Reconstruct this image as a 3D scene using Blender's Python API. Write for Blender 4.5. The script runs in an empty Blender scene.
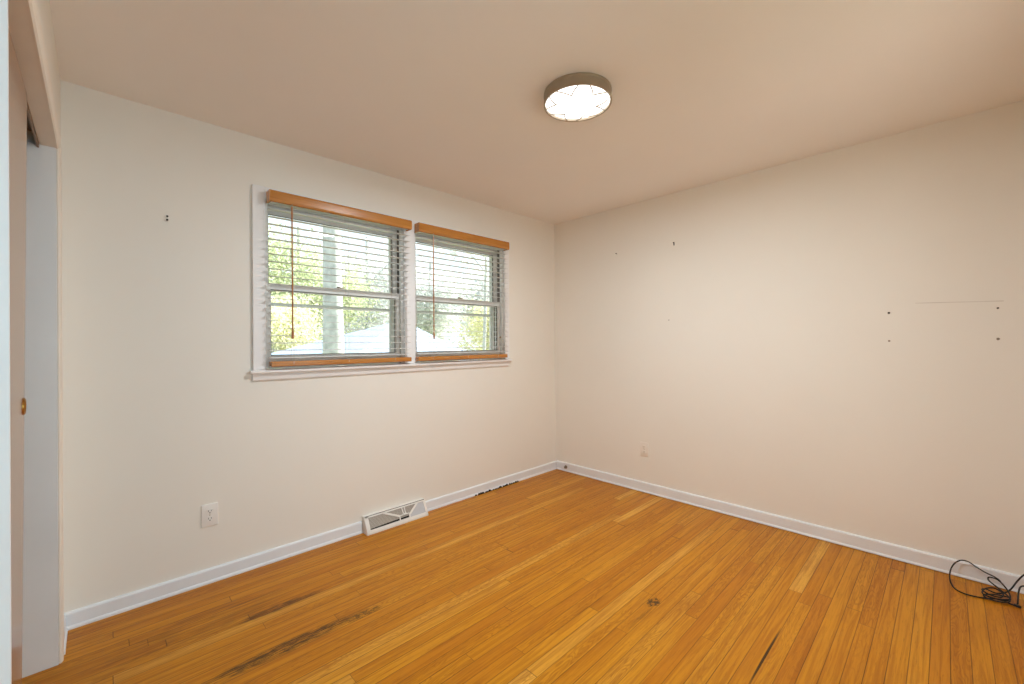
import bpy, bmesh, math, random
from mathutils import Vector, Matrix

random.seed(7)
PI = math.pi
sc = bpy.context.scene
COL = sc.collection

# ------------------------------------------------------------------ camera
F_PX = 425.35
cam_d = bpy.data.cameras.new('camera')
cam_d.sensor_width = 36.0
cam_d.lens = F_PX / 1024 * 36.0
cam_d.clip_start = 0.01
cam = bpy.data.objects.new('camera', cam_d)
YAW, PITCH, ROLL = math.radians(45.677), math.radians(0.104), math.radians(-0.401)
c_f = Vector((math.cos(YAW) * math.cos(PITCH), math.sin(YAW) * math.cos(PITCH), math.sin(PITCH)))
c_r = Vector((math.sin(YAW), -math.cos(YAW), 0))
c_u = c_r.cross(c_f)
c_r, c_u = c_r * math.cos(ROLL) + c_u * math.sin(ROLL), c_u * math.cos(ROLL) - c_r * math.sin(ROLL)
cm = Matrix((c_r, c_u, -c_f)).transposed().to_4x4()
cm.translation = (-3.2823, -2.7450, 1.2587)
cam.matrix_world = cm
COL.objects.link(cam)
sc.camera = cam

# ------------------------------------------------------------------ light and exposure
sc.view_settings.view_transform = 'Standard'
sc.view_settings.look = 'None'
sc.view_settings.exposure = 0.08
sc.view_settings.gamma = 1.0
sc.view_settings.use_curve_mapping = False
sc.cycles.use_denoising = True
sc.cycles.max_bounces = 14
sc.cycles.diffuse_bounces = 8
sc.cycles.transparent_max_bounces = 24
sc.cycles.sample_clamp_indirect = 6.0

world = bpy.data.worlds.new('world')
sc.world = world
world.use_nodes = True
wn = world.node_tree.nodes
wl = world.node_tree.links
wn.clear()
wo = wn.new('ShaderNodeOutputWorld')
wb = wn.new('ShaderNodeBackground')
ws = wn.new('ShaderNodeTexSky')
ws.sky_type = 'HOSEK_WILKIE'
ws.turbidity = 4.0
ws.ground_albedo = 0.4
ws.sun_direction = Vector((0.74, -0.04, 0.67)).normalized()
wb.inputs['Strength'].default_value = 2.2
wm = wn.new('ShaderNodeMix')                      # thin bright haze over the blue
wm.data_type = 'RGBA'
wm.inputs[0].default_value = 0.65
wm.inputs[7].default_value = (0.86, 0.93, 1.0, 1)
wl.new(ws.outputs[0], wm.inputs[6])
wl.new(wm.outputs[2], wb.inputs[0])
wl.new(wb.outputs[0], wo.inputs[0])

sun_d = bpy.data.lights.new('sun', 'SUN')
sun_d.energy = 18.0
sun_d.angle = 0.01
sun_d.color = (1.0, 0.94, 0.84)
sun = bpy.data.objects.new('sun', sun_d)
sun.rotation_euler = Vector((0.74, -0.04, 0.67)).to_track_quat('Z', 'Y').to_euler()
COL.objects.link(sun)

LAMP_EMIT = 2.6           # glow of the ceiling light's glass
LAMP_WATT = 30.5          # light it throws into the room
hall_d = bpy.data.lights.new('hall_fill_light', 'AREA')      # daylight fill added in an unseen hall behind the camera
hall_d.shape = 'RECTANGLE'
hall_d.size = 0.9
hall_d.size_y = 1.5
hall_d.energy = 23.0
hall_d.color = (0.44, 0.80, 1.0)
hall = bpy.data.objects.new('hall_fill_light', hall_d)
hall.location = (-2.88, -4.30, 1.40)
hall.rotation_euler = (PI / 2, 0, 0)
COL.objects.link(hall)

rear_d = bpy.data.lights.new('rear_fill_light', 'AREA')   # fill light added behind the camera, in an opening made for it
rear_d.shape = 'RECTANGLE'
rear_d.size = 0.44
rear_d.size_y = 0.84
rear_d.energy = 2.0
rear_d.color = (0.80, 0.94, 1.0)
rear = bpy.data.objects.new('rear_fill_light', rear_d)
rear.location = (-1.46, -3.235, 1.45)
rear.rotation_euler = (PI / 2, 0, 0)
COL.objects.link(rear)


# ------------------------------------------------------------------ materials
def lin(c):
    """sRGB 0-255 -> linear"""
    return tuple((x / 255 / 12.92) if x / 255 <= 0.04045 else ((x / 255 + 0.055) / 1.055) ** 2.4 for x in c) + (1.0,)


class NT:
    def __init__(self, name):
        self.m = bpy.data.materials.new(name)
        self.m.use_nodes = True
        self.n = self.m.node_tree.nodes
        self.l = self.m.node_tree.links
        self.n.clear()
        self.out = self.n.new('ShaderNodeOutputMaterial')

    def node(self, t, **kw):
        nd = self.n.new(t)
        for k, v in kw.items():
            setattr(nd, k, v)
        return nd

    def link(self, a, b):
        self.l.new(a, b)

    def put(self, sock, v):
        if isinstance(v, bpy.types.NodeSocket):
            self.l.new(v, sock)
        else:
            sock.default_value = v

    def math(self, op, a, b=None, c=None, clamp=False):
        nd = self.node('ShaderNodeMath', operation=op)
        nd.use_clamp = clamp
        self.put(nd.inputs[0], a)
        if b is not None:
            self.put(nd.inputs[1], b)
        if c is not None:
            self.put(nd.inputs[2], c)
        return nd.outputs[0]

    def xyz(self, x, y, z):
        nd = self.node('ShaderNodeCombineXYZ')
        for i, v in enumerate((x, y, z)):
            self.put(nd.inputs[i], v)
        return nd.outputs[0]

    def noise(self, vec, scale, detail=2.0, rough=0.5, dist=0.0):
        nd = self.node('ShaderNodeTexNoise')
        self.put(nd.inputs['Vector'], vec)
        nd.inputs['Scale'].default_value = scale
        nd.inputs['Detail'].default_value = detail
        nd.inputs['Roughness'].default_value = rough
        nd.inputs['Distortion'].default_value = dist
        return nd.outputs['Fac']

    def ramp(self, fac, stops):
        nd = self.node('ShaderNodeValToRGB')
        el = nd.color_ramp.elements
        while len(el) < len(stops):
            el.new(0.5)
        for e, (p, c) in zip(el, stops):
            e.position = p
            e.color = c
        self.put(nd.inputs[0], fac)
        return nd.outputs[0]

    def mix(self, fac, a, b, blend='MIX'):
        nd = self.node('ShaderNodeMix', data_type='RGBA', blend_type=blend)
        self.put(nd.inputs[0], fac)
        self.put(nd.inputs[6], a)
        self.put(nd.inputs[7], b)
        return nd.outputs[2]

    def step(self, x, lo, hi):
        nd = self.node('ShaderNodeMapRange', interpolation_type='SMOOTHSTEP')
        self.put(nd.inputs[0], x)
        nd.inputs[1].default_value = lo
        nd.inputs[2].default_value = hi
        return nd.outputs[0]

    def obj(self):
        return self.node('ShaderNodeTexCoord').outputs['Object']

    def sep(self, v):
        nd = self.node('ShaderNodeSeparateXYZ')
        self.put(nd.inputs[0], v)
        return nd.outputs[0], nd.outputs[1], nd.outputs[2]

    def bsdf(self, color, rough, metal=0.0, coat=0.0, bump=None, bump_s=0.2, bump_d=0.002, spec=None):
        b = self.node('ShaderNodeBsdfPrincipled')
        self.put(b.inputs['Base Color'], color)
        self.put(b.inputs['Roughness'], rough)
        b.inputs['Metallic'].default_value = metal
        b.inputs['Coat Weight'].default_value = coat
        b.inputs['Coat Roughness'].default_value = 0.18
        if spec is not None:
            b.inputs['Specular IOR Level'].default_value = spec
        if bump is not None:
            bn = self.node('ShaderNodeBump')
            bn.inputs['Strength'].default_value = bump_s
            bn.inputs['Distance'].default_value = bump_d
            self.put(bn.inputs['Height'], bump)
            self.link(bn.outputs[0], b.inputs['Normal'])
        self.link(b.outputs[0], self.out.inputs[0])
        return b


def simple(name, col, rough=0.5, metal=0.0, var=0.06, scale=12.0, bump_s=0.05, spec=None):
    t = NT(name)
    o = t.obj()
    n = t.noise(o, scale, 3.0)
    c = lin(col)
    d = tuple(x * (1 - var) for x in c[:3]) + (1,)
    e = tuple(min(1, x * (1 + var)) for x in c[:3]) + (1,)
    t.bsdf(t.ramp(n, [(0.3, d), (0.7, e)]), rough, metal, bump=t.noise(o, scale * 14, 2.0), bump_s=bump_s, bump_d=0.001, spec=spec)
    return t.m


def wall_paint(name, col, rough=0.62, scuff=False):
    t = NT(name)
    o = t.obj()
    c = lin(col)
    n = t.noise(o, 1.3, 4.0, 0.6)
    colr = t.ramp(n, [(0.3, tuple(x * 0.975 for x in c[:3]) + (1,)), (0.7, c)])
    if scuff:
        x, y, z = t.sep(o)
        # thin pencil / tape line left on the paint between the two anchors
        line = t.math('SUBTRACT', z, t.math('MULTIPLY_ADD', y, 0.036, 1.559))
        a = t.math('SUBTRACT', 1.0, t.step(t.math('ABSOLUTE', line), 0.0012, 0.0032))
        b = t.math('MULTIPLY', t.math('LESS_THAN', y, -2.62), t.math('GREATER_THAN', y, -2.945))
        k = t.math('MULTIPLY', t.math('MULTIPLY', a, b), t.math('MULTIPLY', t.noise(o, 9.0), 0.5))
        colr = t.mix(k, colr, lin((150, 130, 115)))
    t.bsdf(colr, rough, bump=t.noise(o, 260.0, 2.0), bump_s=0.06, bump_d=0.001, spec=0.35)
    return t.m


M_WALL = wall_paint('cream_wall_paint', (238, 233, 225))
M_WALLR = wall_paint('cream_wall_paint_scuffed', (238, 233, 225), scuff=True)
M_CEIL = wall_paint('ceiling_paint', (242, 237, 232), 0.8)
M_TRIM = simple('white_trim_paint', (238, 236, 236), 0.42, var=0.02, scale=6)
M_BASE = simple('cool_white_trim_paint', (232, 235, 240), 0.42, var=0.02, scale=6)
M_CREAMTRIM = simple('cream_trim_paint', (236, 226, 214), 0.45, var=0.03, scale=6)
M_FRAME = simple('window_frame_paint', (232, 228, 224), 0.45, var=0.03)
M_TRACK = simple('grey_jamb_track', (96, 88, 78), 0.5, var=0.1)
M_DARK = simple('dark_gap', (24, 20, 17), 0.8)
M_SLAT = simple('white_blind_slat', (216, 213, 211), 0.4, var=0.02)
M_CORD = simple('white_cord', (214, 208, 198), 0.8)
M_PLATE = simple('white_plastic', (236, 232, 228), 0.35, var=0.02)
M_PLATEC = simple('painted_over_plate', (238, 231, 222), 0.55, var=0.02)
M_HOLE = simple('socket_hole', (45, 38, 34), 0.6)
M_REG = simple('white_enamelled_steel', (234, 231, 226), 0.4, var=0.03)
M_MESH = None
M_BLACK = simple('black_rubber', (22, 21, 22), 0.5, var=0.2)
M_BRASS = simple('brass', (176, 128, 62), 0.32, 1.0, var=0.1)
M_BRONZE = simple('bronze_track', (140, 112, 84), 0.4, 0.6, var=0.1)
M_NICKEL = simple('brushed_nickel', (172, 158, 138), 0.45, 0.6, var=0.08)
M_SCREW = simple('dark_screw', (46, 34, 26), 0.5, 0.3, var=0.2)
M_GREYP = simple('grey_filler', (164, 148, 132), 0.8)
M_BUMP = simple('grey_rubber', (128, 116, 98), 0.7)
M_GROUND = simple('lawn', (110, 118, 70), 0.95, var=0.35, scale=3.0)
M_BARK = simple('grey_bark', (196, 198, 198), 0.9, var=0.25, scale=9.0, bump_s=0.6)
M_SIDING = simple('pale_siding', (214, 212, 206), 0.7)


def wood_mat(name, c1, c2, axis='x', rough=0.35, coat=0.2, scale=1.0):
    t = NT(name)
    o = t.obj()
    x, y, z = t.sep(o)
    s = {'x': (1.5, 26, 26), 'z': (26, 26, 1.5)}[axis]
    v = t.xyz(t.math('MULTIPLY', x, s[0] * scale), t.math('MULTIPLY', y, s[1] * scale), t.math('MULTIPLY', z, s[2] * scale))
    n = t.noise(v, 2.0, 5.0, 0.6, 0.6)
    colr = t.ramp(n, [(0.3, lin(c1)), (0.7, lin(c2))])
    t.bsdf(colr, rough, coat=coat, bump=n, bump_s=0.05)
    return t.m


M_VAL = wood_mat('honey_oak_blind_wood', (170, 104, 36), (202, 136, 60), 'x', 0.24, 0.5)
M_WAND = wood_mat('honey_oak_wand', (160, 96, 42), (186, 120, 60), 'z', 0.35)
M_DOOR = wood_mat('varnished_birch_door', (134, 96, 68), (160, 122, 92), 'z', 0.22, 0.3, 0.5)


def floor_material():
    t = NT('strip_oak_floor')
    o = t.obj()
    x, y, z = t.sep(o)
    W = 0.0572
    r = t.math('DIVIDE', y, W)
    row = t.math('FLOOR', r)
    fy = t.math('FRACT', r)

    def white(v):
        nd = t.node('ShaderNodeTexWhiteNoise', noise_dimensions='3D')
        t.put(nd.inputs[0], v)
        return nd.outputs['Value'], nd.outputs['Color']
    r1, _ = white(t.xyz(row, 3.7, 1.1))
    r2, _ = white(t.xyz(row, 9.2, 5.3))
    ln = t.math('MULTIPLY_ADD', r1, 1.0, 1.0)
    xs = t.math('DIVIDE', t.math('ADD', x, t.math('MULTIPLY', r2, 7.0)), ln)
    # uneven board lengths along a row
    xw = t.math('ADD', xs, t.math('MULTIPLY', t.math('SINE', t.math('MULTIPLY', xs, 2.4)), 0.28))
    idx = t.math('FLOOR', xw)
    fx = t.math('FRACT', xw)
    b1, bcol = white(t.xyz(row, idx, 0.5))
    b2, _ = white(t.xyz(row, idx, 8.5))
    b3, _ = white(t.xyz(row, idx, 15.5))
    base = t.ramp(b1, [(0.0, lin((192, 121, 20))), (0.25, lin((197, 128, 21))), (0.6, lin((203, 135, 25))),
                       (0.90, lin((208, 142, 31))), (1.0, lin((224, 166, 68)))])
    # long grain
    gv = t.xyz(t.math('MULTIPLY_ADD', b2, 31.0, t.math('MULTIPLY', x, 2.2)),
               t.math('MULTIPLY', y, 60.0), t.math('MULTIPLY', b3, 17.0))
    g = t.noise(gv, 1.0, 6.0, 0.62, 0.9)
    gm = t.step(g, 0.38, 0.66)
    # cathedral figure on some boards
    cv = t.xyz(t.math('MULTIPLY_ADD', b3, 13.0, t.math('MULTIPLY', x, 3.0)),
               t.math('MULTIPLY', t.math('SUBTRACT', fy, 0.5), 1.3), t.math('MULTIPLY', b2, 9.0))
    cn = t.noise(cv, 1.0, 2.0, 0.5, 0.3)
    rings = t.math('MULTIPLY_ADD', t.math('SINE', t.math('MULTIPLY', cn, 95.0)), 0.5, 0.5)
    ringf = t.math('MULTIPLY', t.step(rings, 0.45, 1.0), t.math('MULTIPLY', t.step(b3, 0.35, 0.9), 0.34))
    c = t.mix(t.math('MULTIPLY', gm, 0.5), base, lin((148, 78, 8)))
    c = t.mix(ringf, c, lin((130, 66, 8)))
    # short dark pores
    pv = t.xyz(t.math('MULTIPLY_ADD', b1, 23.0, t.math('MULTIPLY', x, 14.0)), t.math('MULTIPLY', y, 240.0), t.math('MULTIPLY', b2, 11.0))
    pores = t.step(t.noise(pv, 1.0, 4.0, 0.6, 0.4), 0.55, 0.75)
    c = t.mix(t.math('MULTIPLY', pores, 0.42), c, lin((112, 62, 12)))
    mot = t.noise(t.xyz(t.math('MULTIPLY_ADD', b3, 41.0, t.math('MULTIPLY', x, 3.5)), t.math('MULTIPLY', y, 22.0), b1), 1.0, 3.0, 0.6, 0.6)
    c = t.mix(t.math('MULTIPLY', t.step(mot, 0.52, 0.78), 0.34), c, lin((146, 82, 12)))
    # broad worn / ambered zones
    zone = t.noise(o, 0.9, 3.0, 0.5)
    c = t.mix(t.math('MULTIPLY', t.step(zone, 0.48, 0.72), 0.32), c, lin((155, 83, 9)))

    # dark water stain running along the boards, and smaller marks
    def mark(cx, cy, lx, ly, sx, sy, lo, hi, amt):
        dx = t.math('DIVIDE', t.math('SUBTRACT', x, cx), lx)
        dy = t.math('DIVIDE', t.math('SUBTRACT', y, cy), ly)
        d = t.math('ADD', t.math('MULTIPLY', dx, dx), t.math('MULTIPLY', dy, dy))
        env = t.math('SUBTRACT', 1.0, t.step(d, 0.2, 1.0))
        nv = t.xyz(t.math('MULTIPLY', x, sx), t.math('MULTIPLY', y, sy), 2.0)
        n = t.noise(nv, 1.0, 5.0, 0.65, 0.8)
        return t.math('MULTIPLY', t.math('MULTIPLY', t.step(t.math('ADD', n, t.math('MULTIPLY', env, 0.16)), lo, hi), env), amt)
    m1 = mark(-2.714, -0.814, 0.40, 0.052, 16.0, 170.0, 0.53, 0.72, 0.85)
    m2 = mark(-2.658, -0.50, 0.26, 0.035, 14.0, 150.0, 0.52, 0.7, 0.7)
    m6 = mark(-2.946, -0.39, 0.5, 0.16, 7.0, 110.0, 0.56, 0.8, 0.4)
    m7 = mark(-2.398, -0.836, 0.12, 0.03, 40.0, 90.0, 0.54, 0.7, 0.7)
    m3 = mark(-1.36, -1.744, 0.060, 0.036, 40.0, 70.0, 0.55, 0.70, 0.9)
    m4 = mark(-1.374, -2.228, 0.26, 0.006, 9.0, 60.0, 0.42, 0.55, 0.95)
    m5 = mark(-1.511, -1.758, 0.14, 0.012, 20.0, 120.0, 0.5, 0.7, 0.35)
    for m in (m1, m2, m3, m4, m5, m6, m7):
        c = t.mix(m, c, lin((54, 36, 20)))

    # seams
    e = t.math('MULTIPLY', t.math('MINIMUM', fy, t.math('SUBTRACT', 1.0, fy)), W)
    rs, _ = white(t.xyz(row, 2.2, 7.7))
    sv = t.noise(t.xyz(t.math('MULTIPLY', x, 1.1), t.math('MULTIPLY', row, 3.3), 0.0), 1.0, 2.0)
    seam = t.math('SUBTRACT', 1.0, t.step(e, 0.0005, 0.0021))
    seam = t.math('MULTIPLY', seam, t.math('MULTIPLY_ADD', t.step(sv, 0.35, 0.65), 0.5, 0.5))
    ex = t.math('MULTIPLY', t.math('MINIMUM', fx, t.math('SUBTRACT', 1.0, fx)), ln)
    seamx = t.math('MULTIPLY', t.math('SUBTRACT', 1.0, t.step(ex, 0.0006, 0.0022)), 0.75)
    sm = t.math('MAXIMUM', seam, seamx)
    c = t.mix(t.math('MULTIPLY', sm, 0.85), c, lin((62, 34, 12)))
    rough = t.math('MULTIPLY_ADD', g, 0.12, 0.3)
    h = t.math('SUBTRACT', t.math('MULTIPLY', g, 0.15), sm)
    t.bsdf(c, rough, coat=0.0, bump=h, bump_s=0.25, bump_d=0.0012, spec=0.2)
    return t.m


M_FLOOR = floor_material()


def glass_mat():
    t = NT('window_glass')
    tr = t.node('ShaderNodeBsdfTransparent')
    tr.inputs[0].default_value = (0.95, 0.975, 0.97, 1)
    gl = t.node('ShaderNodeBsdfGlossy')
    gl.inputs['Roughness'].default_value = 0.02
    fr = t.node('ShaderNodeFresnel')
    fr.inputs[0].default_value = 1.3
    mx = t.node('ShaderNodeMixShader')
    t.link(fr.outputs[0], mx.inputs[0])
    t.link(tr.outputs[0], mx.inputs[1])
    t.link(gl.outputs[0], mx.inputs[2])
    t.link(mx.outputs[0], t.out.inputs[0])
    return t.m


M_GLASS = glass_mat()


def emit_mat(name, col, strength):
    t = NT(name)
    e = t.node('ShaderNodeEmission')
    e.inputs[0].default_value = col
    e.inputs[1].default_value = strength
    t.link(e.outputs[0], t.out.inputs[0])
    return t.m


M_LAMP = emit_mat('lit_frosted_glass', (1.0, 0.97, 0.92, 1), LAMP_EMIT)


def mesh_metal():
    """fine perforated steel of the register louvres"""
    t = NT('perforated_grey_steel')
    o = t.obj()
    x, y, z = t.sep(o)
    a = t.math('MULTIPLY_ADD', t.math('SINE', t.math('MULTIPLY', x, 900.0)), 0.5, 0.5)
    b = t.math('MULTIPLY_ADD', t.math('SINE', t.math('MULTIPLY', z, 900.0)), 0.5, 0.5)
    k = t.math('MULTIPLY', a, b)
    t.bsdf(t.mix(t.step(k, 0.2, 0.5), lin((186, 178, 168)), lin((92, 84, 76))), 0.5, 0.1)
    return t.m


M_MESH = mesh_metal()
M_DAMP = simple('grey_white_damper', (196, 196, 200), 0.5, var=0.02)


def leaf_mat(name, c1, c2):
    t = NT(name)
    o = t.obj()
    n = t.noise(o, 2.2, 3.0)
    c = t.ramp(n, [(0.3, lin(c1)), (0.7, lin(c2))])
    d = t.node('ShaderNodeBsdfDiffuse')
    tl = t.node('ShaderNodeBsdfTranslucent')
    t.link(c, d.inputs[0])
    t.link(c, tl.inputs[0])
    mx = t.node('ShaderNodeMixShader')
    mx.inputs[0].default_value = 0.45
    t.link(d.outputs[0], mx.inputs[1])
    t.link(tl.outputs[0], mx.inputs[2])
    t.link(mx.outputs[0], t.out.inputs[0])
    return t.m


M_LEAFY = leaf_mat('yellow_green_leaves', (220, 222, 182), (240, 236, 208))
M_LEAFG = leaf_mat('pale_green_leaves', (190, 200, 164), (222, 226, 196))
M_LEAFP = leaf_mat('washed_out_leaves', (216, 220, 222), (236, 236, 232))  # leaf colour paled towards white to carry the overexposed daylight


def roof_mat():
    t = NT('pale_shingles')
    o = t.obj()
    br = t.node('ShaderNodeTexBrick')
    t.put(br.inputs['Vector'], o)
    br.inputs['Scale'].default_value = 3.0
    br.inputs['Color1'].default_value = lin((128, 146, 170))
    br.inputs['Color2'].default_value = lin((140, 158, 182))
    br.inputs['Mortar'].default_value = lin((112, 130, 154))
    br.inputs['Mortar Size'].default_value = 0.01
    t.bsdf(br.outputs[0], 0.8)
    return t.m


M_ROOF = roof_mat()


# ------------------------------------------------------------------ mesh helpers
class MB:
    def __init__(self):
        self.bm = bmesh.new()

    def _add(self, src):
        me = bpy.data.meshes.new('tmp')
        src.to_mesh(me)
        src.free()
        self.bm.from_mesh(me)
        bpy.data.meshes.remove(me)

    def box(self, x0, x1, y0, y1, z0, z1, bev=0.0, seg=2, mat=None):
        b = bmesh.new()
        bmesh.ops.create_cube(b, size=1.0)
        s = Vector((abs(x1 - x0), abs(y1 - y0), abs(z1 - z0)))
        c = Vector(((x0 + x1) / 2, (y0 + y1) / 2, (z0 + z1) / 2))
        for v in b.verts:
            v.co = Vector((v.co.x * s.x, v.co.y * s.y, v.co.z * s.z)) + c
        if bev:
            bmesh.ops.bevel(b, geom=b.edges[:], offset=min(bev, min(s) * 0.45), segments=seg, profile=0.5, affect='EDGES')
        if mat is not None:
            bmesh.ops.transform(b, matrix=mat, verts=b.verts[:])
        self._add(b)
        return self

    def prism(self, pts, axis, a0, a1):
        """extrude a 2D outline along an axis; pts are in the two other axes in x,y,z order"""
        b = bmesh.new()

        def co(p, a):
            if axis == 'x':
                return (a, p[0], p[1])
            if axis == 'y':
                return (p[0], a, p[1])
            return (p[0], p[1], a)
        v0 = [b.verts.new(co(p, a0)) for p in pts]
        v1 = [b.verts.new(co(p, a1)) for p in pts]
        n = len(pts)
        b.faces.new(v0)
        b.faces.new(list(reversed(v1)))
        for i in range(n):
            j = (i + 1) % n
            b.faces.new((v0[j], v0[i], v1[i], v1[j]))
        bmesh.ops.recalc_face_normals(b, faces=b.faces[:])
        self._add(b)
        return self

    def lathe(self, prof, seg=48, mat=None):
        """profile of (radius, z) turned about z"""
        b = bmesh.new()
        rings = []
        for r, z in prof:
            if r < 1e-6:
                rings.append([b.verts.new((0, 0, z))])
            else:
                rings.append([b.verts.new((r * math.cos(2 * PI * i / seg), r * math.sin(2 * PI * i / seg), z)) for i in range(seg)])
        for a, c in zip(rings, rings[1:]):
            for i in range(seg):
                j = (i + 1) % seg
                if len(a) == 1 and len(c) > 1:
                    b.faces.new((a[0], c[j], c[i]))
                elif len(c) == 1 and len(a) > 1:
                    b.faces.new((a[i], a[j], c[0]))
                elif len(a) > 1:
                    b.faces.new((a[i], a[j], c[j], c[i]))
        bmesh.ops.recalc_face_normals(b, faces=b.faces[:])
        if mat is not None:
            bmesh.ops.transform(b, matrix=mat, verts=b.verts[:])
        self._add(b)
        return self

    def tube(self, pts, r, seg=8, smooth=6, r_end=None):
        """round tube swept along a Catmull-Rom path"""
        P = [Vector(p) for p in pts]
        path = []
        if len(P) > 2 and smooth > 1:
            for i in range(len(P) - 1):
                p0, p1, p2, p3 = P[max(i - 1, 0)], P[i], P[i + 1], P[min(i + 2, len(P) - 1)]
                for k in range(smooth):
                    t = k / smooth
                    path.append(0.5 * ((2 * p1) + (p2 - p0) * t + (2 * p0 - 5 * p1 + 4 * p2 - p3) * t * t + (3 * p1 - p0 - 3 * p2 + p3) * t ** 3))
            path.append(P[-1])
        else:
            path = P
        b = bmesh.new()
        up = None
        rings = []
        for i, p in enumerate(path):
            d = (path[min(i + 1, len(path) - 1)] - path[max(i - 1, 0)]).normalized()
            if up is None:
                up = d.orthogonal().normalized()
            up = (up - d * up.dot(d))
            if up.length < 1e-6:
                up = d.orthogonal()
            up.normalize()
            s = d.cross(up)
            rr = r if r_end is None else r + (r_end - r) * i / (len(path) - 1)
            rings.append([b.verts.new(p + (up * math.cos(2 * PI * k / seg) + s * math.sin(2 * PI * k / seg)) * rr) for k in range(seg)])
        for a, c in zip(rings, rings[1:]):
            for k in range(seg):
                j = (k + 1) % seg
                b.faces.new((a[k], a[j], c[j], c[k]))
        b.faces.new(rings[0])
        b.faces.new(list(reversed(rings[-1])))
        bmesh.ops.recalc_face_normals(b, faces=b.faces[:])
        self._add(b)
        return self

    def build(self, name, mat, parent=None, smooth=False, loc=None):
        me = bpy.data.meshes.new(name)
        self.bm.to_mesh(me)
        self.bm.free()
        me.materials.append(mat)
        if smooth:
            for p in me.polygons:
                p.use_smooth = True
            try:
                me.set_sharp_from_angle(angle=math.radians(38))
            except Exception:
                pass
        o = bpy.data.objects.new(name, me)
        COL.objects.link(o)
        if parent is not None:
            o.parent = parent
        if loc is not None:
            o.location = loc
        return o


def tag(o, label=None, cat=None, group=None, kind=None):
    if label:
        o['label'] = label
    if cat:
        o['category'] = cat
    if group:
        o['group'] = group
    if kind:
        o['kind'] = kind
    return o


def empty(name, loc, rot=(0, 0, 0)):
    o = bpy.data.objects.new(name, None)
    o.location = loc
    o.rotation_euler = rot
    o.empty_display_size = 0.1
    COL.objects.link(o)
    return o


def struct(o, label, cat):
    return tag(o, label, cat, kind='structure')


def copy_tree(o, parent=None):
    c = o.copy()
    COL.objects.link(c)
    if parent is not None:
        c.parent = parent
    for ch in [q for q in COL.objects if q.parent == o]:
        copy_tree(ch, c)
    return c


# ------------------------------------------------------------------ room shell
# corner of window wall and right wall = origin; window wall is y = 0, right wall is x = 0
XL, YF, H = -3.393, -3.11, 2.44          # closet wall plane, wall behind the camera, ceiling
XC = -4.15                               # back of closet
WT = 0.16
W1 = (-2.592, -1.693)
W2 = (-1.610, -0.704)
WZ = (1.0945, 2.101)
CL_Y = (-1.705, -0.275)                    # closet opening
CL_Z = 2.042
DR_X = (-3.33, -2.45)                    # doorway added behind the camera to let hall fill light in
YH = -4.5                                # far end of the added hall
LW = 0.125                               # closet wall thickness

o = MB().box(XC - 0.1, 0.1, YF - 0.12, WT, -0.12, 0.0).box(XC - 0.1, -1.8, YH - 0.1, YF - 0.12, -0.12, 0.0).build('floor', M_FLOOR)
struct(o, 'golden strip oak floor with a long dark stain', 'floor')
o = MB().box(XC - 0.1, 0.1, YF - 0.12, WT, H, H + 0.15).box(XC - 0.1, -1.8, YH - 0.1, YF - 0.12, H, H + 0.15).build('ceiling', M_CEIL)
struct(o, 'plain painted flat ceiling', 'ceiling')

b = MB()
b.box(XC - 0.1, W1[0], 0, WT, 0, H)
b.box(W1[1], W2[0], 0, WT, WZ[0], WZ[1])
b.box(W2[1], 0.0, 0, WT, 0, H)
b.box(W1[0], W2[1], 0, WT, 0, WZ[0])
b.box(W1[0], W2[1], 0, WT, WZ[1], H)
struct(b.build('wall_back', M_WALL), 'cream wall with the pair of windows', 'wall')
o = MB().box(0, 0.12, YF - 0.1, WT, 0, H).build('wall_right', M_WALLR)
struct(o, 'bare cream wall to the right of the windows', 'wall')
b = MB()
b.box(XL - LW, DR_X[0], YF - 0.12, YF, 0, H)
b.box(DR_X[1], -1.70, YF - 0.12, YF, 0, H)
b.box(-1.22, 0.0, YF - 0.12, YF, 0, H)
b.box(-1.70, -1.22, YF - 0.12, YF, 0, 1.00)  # unseen opening added here for the rear fill light
b.box(-1.70, -1.22, YF - 0.12, YF, 1.90, H)
b.box(DR_X[0], DR_X[1], YF - 0.12, YF, 2.05, H)  # wall above the added doorway
struct(b.build('wall_front', M_WALL), 'cream wall facing the windows, with doorway and window opening added for fill light', 'wall')
b = MB()
b.box(XL - LW, XL, CL_Y[1], 0, 0, H)
b.box(XL - LW, XL, YF, CL_Y[0], 0, H)
b.box(XL - LW, XL, CL_Y[0], CL_Y[1], CL_Z + 0.06, H)
struct(b.build('wall_left', M_WALL), 'cream wall around the closet opening at left', 'wall')
b = MB()
b.box(XC - 0.1, XC, -2.10, 0, 0, H)
b.box(XC, XL - LW, -2.10, -2.00, 0, H)
struct(b.build('wall_closet', M_WALL), 'walls inside the closet', 'wall')
b = MB()
b.box(XL - LW, XL, YH, YF - 0.12, 0, H)
b.box(-1.9, -1.8, YH, YF - 0.12, 0, H)
b.box(XL - LW, -1.8, YH - 0.1, YH, 0, H)
struct(b.build('wall_added_hall', M_WALL), 'unseen walls of the hall added beyond the doorway', 'wall')  # hall shell added to hold the hall fill light

# baseboards: flat board with an eased top and a small shoe at the floor
def base_prof(h=0.075, t=0.015):
    return [(0, 0), (-t - 0.006, 0), (-t - 0.006, 0.008), (-t - 0.003, 0.014), (-t, 0.016), (-t, h - 0.008), (-t + 0.003, h - 0.002), (-t + 0.007, h), (0, h)]


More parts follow.
